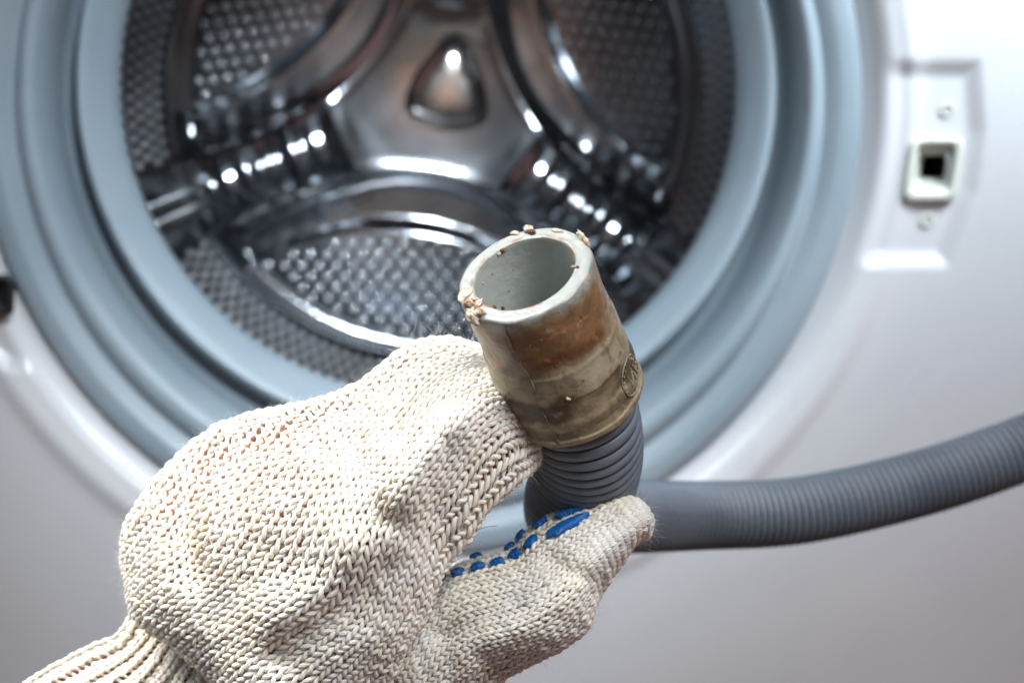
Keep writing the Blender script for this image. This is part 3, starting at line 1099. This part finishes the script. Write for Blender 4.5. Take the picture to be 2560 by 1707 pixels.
def knit(name, sl, wales, courses, yr, bulge, seg=18, sides=8, u0=0.0, u1=1.0, jitter=0.05, rib=0, seed=1, vwarp=None):
    """stockinette: every course is one continuous looped yarn laid over the sleeve"""
    rg = np.random.default_rng(seed)
    npt = wales * seg
    t = np.arange(npt) / seg
    th = 2 * PI * (t % 1)
    V, Qd, UV = [], [], []
    dcu = (u1 - u0) / courses
    base = 0
    a = np.linspace(0, 2 * PI, sides, endpoint=False)
    # smooth random fields so that neighbouring stitches differ a little
    jw = rg.normal(0, 1, (courses + 1, wales))
    jh = rg.normal(0, 1, (courses + 1, wales))
    jr = rg.normal(0, 1, (courses + 1, wales))
    wi = np.floor(t).astype(int) % wales
    nxt = (wi + 1) % wales
    ft = (t % 1)
    for c in range(courses):
        def lerp(Jm):
            s = 0.5 - 0.5 * np.cos(PI * ft)
            return Jm[c][wi] * (1 - s) + Jm[c][nxt] * s
        x = t + 0.225 * np.sin(2 * th) + jitter * lerp(jw)
        y = -0.84 * np.cos(th) + jitter * 1.3 * lerp(jh)
        z = -np.cos(2 * th)
        vv = x / wales
        uu = u0 + (c + 0.5 + y) * dcu
        uu = np.clip(uu, 0.0, 1.0)
        if vwarp is not None:
            vv = vwarp(vv, uu)
        p, n = sl.at(uu, vv)
        off = bulge * (0.95 * z + 0.35 * np.cos(th))
        if rib:
            off = off + bulge * 1.6 * np.cos(2 * PI * t / rib)
        p = p + n * off[:, None] + n * (bulge * 0.25 * lerp(jr))[:, None]
        tg = np.roll(p, -1, 0) - np.roll(p, 1, 0)
        lt = np.linalg.norm(tg, axis=1, keepdims=True)
        tg = tg / np.maximum(lt, 1e-9)
        sd = np.cross(tg, n)
        sd /= np.maximum(np.linalg.norm(sd, axis=1, keepdims=True), 1e-9)
        up = np.cross(sd, tg)
        # yarn swells on the legs and thins where it dives
        R = yr * (1.0 + 0.16 * (-np.cos(2 * th)) + 0.07 * lerp(jr))
        # two soft plies
        s_len = np.concatenate([[0], np.cumsum(np.linalg.norm(np.diff(p, axis=0), axis=1))]) / (yr * 6.5)
        ang = a[None, :]
        Rm = R[:, None] * (1 + 0.04 * np.cos(2 * ang + 2 * PI * s_len[:, None] * 0.5))
        ring = p[:, None, :] + Rm[..., None] * (np.cos(ang)[..., None] * sd[:, None, :] + np.sin(ang)[..., None] * up[:, None, :] * 0.92)
        V.append(ring.reshape(-1, 3))
        q = grid_quads(npt, sides, wrap_v=True, wrap_u=True)
        Qd.append(q + base)
        ui = np.arange(npt)
        A, B = np.meshgrid(ui, np.arange(sides), indexing='ij')
        L_end = s_len[-1] + (s_len[-1] - s_len[-2])
        sn = np.append(s_len, L_end)
        u_a, u_b = sn[A], sn[A + 1]
        v_a, v_b = B / sides, (B + 1) / sides
        uvq = np.stack([np.stack([u_a, v_a], -1), np.stack([u_a, v_b], -1), np.stack([u_b, v_b], -1), np.stack([u_b, v_a], -1)], -2)
        UV.append(uvq.reshape(-1, 2))
        base += npt * sides
    return np.concatenate(V), np.concatenate(Qd), np.concatenate(UV)


person = thing('person', 'hand in a cream knitted cotton work glove with blue rubber dots, gripping the hose', 'person')
PO = P(700, 1400, 0.33)
person.location = PO

# --- body of the glove: wales run from the wrist (lower left) up to the fingers at the cuff
rows_px = [
    # u  : w0 .. w7  (photo pixel, depth mm)
    [(430, 1390, 362), (440, 1450, 362), (470, 1520, 360), (520, 1600, 358), (600, 1690, 356), (700, 1790, 350), (820, 1860, 345), (940, 1900, 345)],
    [(316, 1400, 350), (318, 1460, 342), (343, 1545, 334), (438, 1612, 328), (530, 1692, 322), (610, 1780, 316), (750, 1830, 314), (900, 1850, 320)],
    [(338, 1270, 349), (410, 1340, 330), (480, 1435, 318), (582, 1502, 311), (650, 1585, 306), (760, 1650, 304), (860, 1710, 307), (960, 1740, 318)],
    [(480, 1110, 349), (545, 1195, 326), (610, 1290, 311), (712, 1384, 304), (812, 1472, 300), (900, 1540, 300), (962, 1602, 303), (1010, 1620, 314)],
    [(610, 1042, 349), (690, 1110, 326), (760, 1180, 311), (830, 1240, 302), (895, 1310, 297), (972, 1400, 297), (1028, 1470, 301), (1062, 1530, 312)],
    [(770, 1008, 346), (840, 1050, 324), (895, 1098, 310), (945, 1145, 300), (990, 1200, 295), (1035, 1262, 295), (1075, 1325, 299), (1108, 1428, 310)],
    [(900, 958, 341), (955, 985, 322), (1000, 1022, 311), (1040, 1062, 300), (1080, 1108, 294), (1112, 1160, 294), (1145, 1218, 298), (1170, 1345, 309)],
    [(1000, 880, 338), (1042, 915, 323), (1082, 952, 315), (1112, 985, 304), (1145, 1025, 297), (1178, 1075, 296), (1210, 1135, 299), (1228, 1262, 308)],
    [(1095, 846, 337), (1130, 880, 326), (1160, 912, 320), (1185, 942, 311), (1212, 978, 305), (1245, 1025, 302), (1275, 1082, 303), (1292, 1205, 309)],
    [(1210, 872, 340), (1225, 895, 334), (1245, 920, 330), (1262, 948, 324), (1280, 985, 317), (1308, 1035, 312), (1328, 1080, 311), (1338, 1162, 312)],
    [(1290, 930, 348), (1300, 945, 346), (1310, 965, 342), (1320, 985, 336), (1330, 1015, 328), (1342, 1050, 321), (1347, 1085, 317), (1346, 1135, 315)],
    [(1310, 985, 350), (1318, 995, 348), (1322, 1005, 345), (1328, 1020, 340), (1332, 1040, 334), (1338, 1065, 328), (1340, 1090, 322), (1340, 1115, 320)],
]
ctrl = []
for i, row in enumerate(rows_px):
    r = [(a, b, d / 1000) for a, b, d in row]
    (ax_, ay_, ad), (bx_, by_, bd) = r[0], r[-1]
    th = 0.034 if 1 < i < 9 else 0.018
    if i >= 10:
        th = 0.004
    back_ = []
    for f_ in (0.86, 0.62, 0.38, 0.14):
        dx, dy = ax_ + (bx_ - ax_) * f_, ay_ + (by_ - ay_) * f_
        dep = ad + (bd - ad) * f_ + th * math.sin(PI * f_) ** 0.7
        back_.append((dx, dy, dep))
    ctrl.append(r + back_)
NF = 8


def relief_body(px, py):
    g = seg_gauss
    h = 0.0085 * g(px, py, [(1320, 915), (1180, 942), (1105, 980), (1050, 1025), (1010, 1080)], 32)
    h -= 0.0040 * g(px, py, [(1290, 975), (1190, 1010), (1115, 1075), (1050, 1160), (1000, 1240)], 50)
    h += 0.0060 * g(px, py, [(515, 1120), (488, 1200), (468, 1320), (490, 1430)], 36)
    h -= 0.0035 * g(px, py, [(370, 1300), (390, 1430), (470, 1560)], 60)
    h += 0.0018 * g(px, py, [(600, 1230), (640, 1350), (620, 1470)], 60)
    h -= 0.0026 * g(px, py, [(740, 1100), (790, 1220), (840, 1330)], 75)
    h += 0.0022 * g(px, py, [(880, 1100), (925, 1200), (960, 1280)], 42)
    h += 0.0030 * g(px, py, [(700, 1640), (800, 1570), (900, 1500), (960, 1420)], 42)
    h -= 0.0026 * g(px, py, [(700, 1520), (830, 1450), (890, 1380)], 50)
    h += 0.0016 * g(px, py, [(1120, 1110), (1100, 1200), (1085, 1280)], 34)
    h += 0.0003 * np.sin(px * 0.021 + py * 0.013) + 0.0003 * np.sin(px * 0.011 - py * 0.031)
    return h


body = Sleeve(ctrl, relief_body, NF)

# --- thumb, palm side up against the hose
rows_t = [
    [(880, 1640, 352), (900, 1690, 340), (930, 1740, 334), (965, 1790, 330), (1010, 1830, 330), (1060, 1880, 338)],
    [(985, 1560, 336), (975, 1620, 324), (995, 1680, 318), (1025, 1730, 316), (1070, 1775, 318), (1125, 1800, 328)],
    [(1060, 1480, 334), (1072, 1520, 321), (1092, 1575, 315), (1115, 1640, 312), (1150, 1700, 314), (1200, 1745, 326)],
    [(1125, 1425, 333), (1145, 1468, 319), (1165, 1525, 312), (1185, 1590, 309), (1215, 1645, 312), (1262, 1690, 324)],
    [(1205, 1398, 332), (1228, 1440, 318), (1250, 1500, 310), (1270, 1565, 307), (1298, 1618, 310), (1338, 1652, 322)],
    [(1278, 1376, 331), (1305, 1418, 317), (1332, 1470, 309), (1356, 1530, 306), (1385, 1585, 309), (1412, 1612, 321)],
    [(1328, 1322, 330), (1362, 1368, 317), (1398, 1418, 309), (1430, 1472, 306), (1452, 1525, 310), (1472, 1560, 321)],
    [(1390, 1285, 329), (1425, 1328, 317), (1462, 1372, 309), (1484, 1412, 307), (1498, 1446, 311), (1500, 1480, 321)],
    [(1458, 1262, 328), (1490, 1298, 317), (1522, 1332, 310), (1540, 1358, 308), (1548, 1388, 312), (1546, 1412, 321)],
    [(1530, 1246, 327), (1552, 1268, 318), (1578, 1296, 311), (1592, 1316, 310), (1594, 1336, 313), (1586, 1356, 320)],
    [(1582, 1250, 326), (1598, 1262, 319), (1612, 1280, 314), (1622, 1300, 313), (1624, 1320, 315), (1618, 1340, 320)],
    [(1610, 1268, 324), (1616, 1275, 321), (1621, 1284, 319), (1624, 1294, 318), (1624, 1304, 319), (1620, 1312, 321)],
]
ctrl = []
for i, row in enumerate(rows_t):
    r = [(a, b, d / 1000) for a, b, d in row]
    (ax_, ay_, ad), (bx_, by_, bd) = r[0], r[-1]
    th = 0.013 if i < 9 else (0.008, 0.005, 0.002)[i - 9]
    back_ = []
    for f_ in (0.80, 0.5, 0.20):
        dx, dy = ax_ + (bx_ - ax_) * f_, ay_ + (by_ - ay_) * f_
        back_.append((dx, dy, ad + (bd - ad) * f_ + th * math.sin(PI * f_) ** 0.7))
    ctrl.append(r + back_)


def relief_thumb(px, py):
    g = seg_gauss
    h = 0.0020 * g(px, py, [(1110, 1590), (1200, 1560), (1290, 1500)], 26)
    h -= 0.0014 * g(px, py, [(1230, 1600), (1330, 1560), (1400, 1500)], 26)
    h += 0.0018 * g(px, py, [(1380, 1400), (1460, 1440), (1500, 1480)], 24)
    h += 0.0005 * np.sin(px * 0.03 + py * 0.02)
    return h


thumb = Sleeve(ctrl, relief_thumb, 6, NU=260, NV=260)

# --- wrist cuff disappearing under the fold at the lower left
rows_c = [
    [(-120, 1800, 372), (-60, 1850, 350), (40, 1910, 338), (160, 1980, 334), (300, 2050, 340)],
    [(20, 1745, 368), (70, 1800, 348), (150, 1860, 336), (270, 1920, 332), (400, 1980, 338)],
    [(120, 1682, 366), (170, 1745, 346), (250, 1805, 335), (350, 1860, 331), (480, 1910, 336)],
    [(215, 1632, 365), (255, 1690, 347), (325, 1745, 337), (425, 1790, 333), (560, 1830, 336)],
    [(300, 1592, 364), (325, 1650, 350), (385, 1690, 342), (480, 1730, 338), (600, 1770, 340)],
    [(338, 1535, 364), (375, 1590, 354), (430, 1630, 348), (510, 1670, 345), (630, 1710, 346)],
    [(362, 1480, 366), (420, 1530, 358), (480, 1570, 354), (560, 1610, 352), (660, 1650, 352)],
    [(400, 1420, 368), (470, 1470, 362), (530, 1510, 358), (600, 1550, 357), (700, 1590, 357)],
]
ctrl = []
for i, row in enumerate(rows_c):
    r = [(a, b, d / 1000) for a, b, d in row]
    (ax_, ay_, ad), (bx_, by_, bd) = r[0], r[-1]
    back_ = []
    for f_ in (0.8, 0.5, 0.2):
        back_.append((ax_ + (bx_ - ax_) * f_, ay_ + (by_ - ay_) * f_, ad + (bd - ad) * f_ + 0.03 * math.sin(PI * f_) ** 0.7))
    ctrl.append(r + back_)


def relief_cuff(px, py):
    return 0.0012 * np.sin(px * 0.04 + py * 0.05)


wrist = Sleeve(ctrl, relief_cuff, 5, NU=200, NV=240)

GI = Matrix.Translation(tuple(-PO))


def glink(name, arr, mat, parent, **kw):
    me = mesh_np(name, arr[0] - PO, arr[1], uv=arr[2] if len(arr) > 2 else None)
    return link(name, me, mat, parent, **kw)


WALES_B = 42


def finger_warp(v, u):
    """towards the fingers fewer wales lie on the near side: the others slide round the back"""
    f = sstep(u, 0.35, 0.80)
    a, b = 0.17 * f, 8 / 12 - 0.05 * f
    v = np.where(v % 1.0 < a, v % 1.0 + 1.0, v % 1.0)
    return np.where(v <= b, (v - a) / (b - a) * (8 / 12), 8 / 12 + (v - b) / (1 + a - b) * (4 / 12))


glove = glink('knitted_glove', knit('knitted_glove', body, WALES_B, 71, 0.00046, 0.00050, u0=0.0, u1=1.0, seed=3, vwarp=finger_warp), yarn, person)
glink('thumb_sleeve', knit('thumb_sleeve', thumb, 27, 52, 0.00042, 0.00046, u0=0.0, u1=1.0, seed=5), yarn, glove)
glink('wrist_cuff', knit('wrist_cuff', wrist, 36, 36, 0.00048, 0.00058, u0=0.0, u1=1.0, rib=2, seed=8), yarn, glove)

# hand inside the glove, one closed skin
hv_, hf_, nb = [], [], 0
for sl_, off in ((body, 0.0036), (thumb, 0.0022), (wrist, 0.0024)):
    v, f = sl_.inner(off)
    hv_.append(v - PO)
    hf_ += [tuple(i + nb for i in ff) for ff in f]
    nb += len(v)
me = bpy.data.meshes.new('hand')
me.from_pydata(np.concatenate(hv_).tolist(), [], hf_)
me.update()
for pl in me.polygons:
    pl.use_smooth = True
link('hand', me, skin, person)

# blue rubber grip dots on the palm side of the thumb
def dot(px, py, rl, rw, rot, seed):
    u_, v_ = thumb.find(px, py)
    p, n = thumb.at(np.array([u_]), np.array([v_]))
    p2, _ = thumb.at(np.array([u_ + 0.01]), np.array([v_]))
    n = Vector(n[0])
    t1 = Vector(p2[0] - p[0]).normalized()
    t1 = Matrix.Rotation(rot, 3, n) @ t1
    t2 = n.cross(t1)
    bm = bmesh.new()
    bmesh.ops.create_icosphere(bm, subdivisions=4, radius=1.0)
    for q_ in bm.verts:
        d = q_.co.copy()
        a = math.atan2(d.y, d.x)
        e_ = 1 + 0.10 * math.sin(3 * a + seed) + 0.07 * math.sin(7 * a + seed * 2) + 0.10 * mnoise.noise(d * 4 + Vector((seed, 0, 0)))
        q_.co = Vector((d.x * e_, d.y * e_, math.copysign(abs(d.z) ** 0.6, d.z) * (1 + 0.2 * mnoise.noise(d * 5 + Vector((0, seed, 0))))))
    me = bpy.data.meshes.new('rubber_dot')
    bm.to_mesh(me)
    bm.free()
    for pl in me.polygons:
        pl.use_smooth = True
    R = Matrix((t1, t2, n)).transposed().to_4x4()
    me.transform(Matrix.Translation(Vector(p[0] - PO) + n * 0.0010) @ R @ Matrix.Diagonal((rl, rw, 0.00095, 1)))
    link('rubber_dot', me, blue, glove)


for i, (px, py, rl, rw, rot) in enumerate(((1108, 1452, 0.0014, 0.0011, 0), (1146, 1438, 0.0016, 0.0012, 0), (1196, 1424, 0.0017, 0.0013, 0), (1246, 1414, 0.0017, 0.0013, 0), (1292, 1392, 0.0017, 0.0015, 0.2),
                                           (1335, 1360, 0.0019, 0.0015, 0.2), (1420, 1322, 0.0052, 0.0017, 0.05), (1192, 1400, 0.0015, 0.0008, 0), (1280, 1376, 0.0014, 0.0009, 0), (1310, 1345, 0.0016, 0.0010, 0.3), (1355, 1314, 0.0019, 0.0011, 0.2), (1440, 1284, 0.0050, 0.0010, 0))):
    dot(px, py, rl, rw, rot, i * 1.3)

# loose fibres standing off the yarn
def fuzz(name, sl, n, seed, length=(0.0010, 0.0032)):
    rg = np.random.default_rng(seed)
    u = rg.uniform(0.02, 0.98, n)
    v = rg.uniform(0, 1, n)
    p, nn = sl.at(u, v)
    p = p + nn * 0.0008
    rd = rg.normal(0, 1, (n, 3))
    rd /= np.linalg.norm(rd, axis=1)[:, None]
    d = rd + nn * 0.7
    d /= np.linalg.norm(d, axis=1)[:, None]
    b = rg.normal(0, 1, (n, 3))
    L_ = rg.uniform(length[0], length[1], n) * rg.uniform(0.3, 1, n)
    K_ = 5
    s = np.linspace(0, 1, K_)
    pts = p[:, None, :] + L_[:, None, None] * (s[None, :, None] * d[:, None, :] + (s ** 2)[None, :, None] * b[:, None, :] * 0.45)
    sd = np.cross(d, b)
    sd /= np.linalg.norm(sd, axis=1)[:, None]
    sd2 = np.cross(sd, d)
    r = 0.000016
    offs = [sd * r, (-0.5 * sd + 0.866 * sd2) * r, (-0.5 * sd - 0.866 * sd2) * r]
    V = np.stack([pts + o[:, None, :] for o in offs], 2)        # n,K,3,3
    q = grid_quads(K_, 3, wrap_v=True)
    Qd = (np.arange(n)[:, None, None] * (K_ * 3) + q[None]).reshape(-1, 4)
    uv = np.zeros((len(Qd) * 4, 2))
    return V.reshape(-1, 3), Qd, uv


glink('loose_fibres', fuzz('loose_fibres', body, 10000, 11), yarn, glove, kind='stuff')
glink('loose_fibres', fuzz('loose_fibres', thumb, 3600, 12, length=(0.001, 0.0032)), yarn, glove, kind='stuff')

# a short dark hair caught on the glove beside the gap
hpth = [P(1188, 1326, 0.306), P(1205, 1320, 0.305), P(1222, 1316, 0.304), P(1243, 1314, 0.304)]
hv, hq = tube_np(cr_path(hpth, 8) - PO, 0.00006, 5)
link('caught_hair', mesh_np('caught_hair', hv, hq), hair_m, glove)
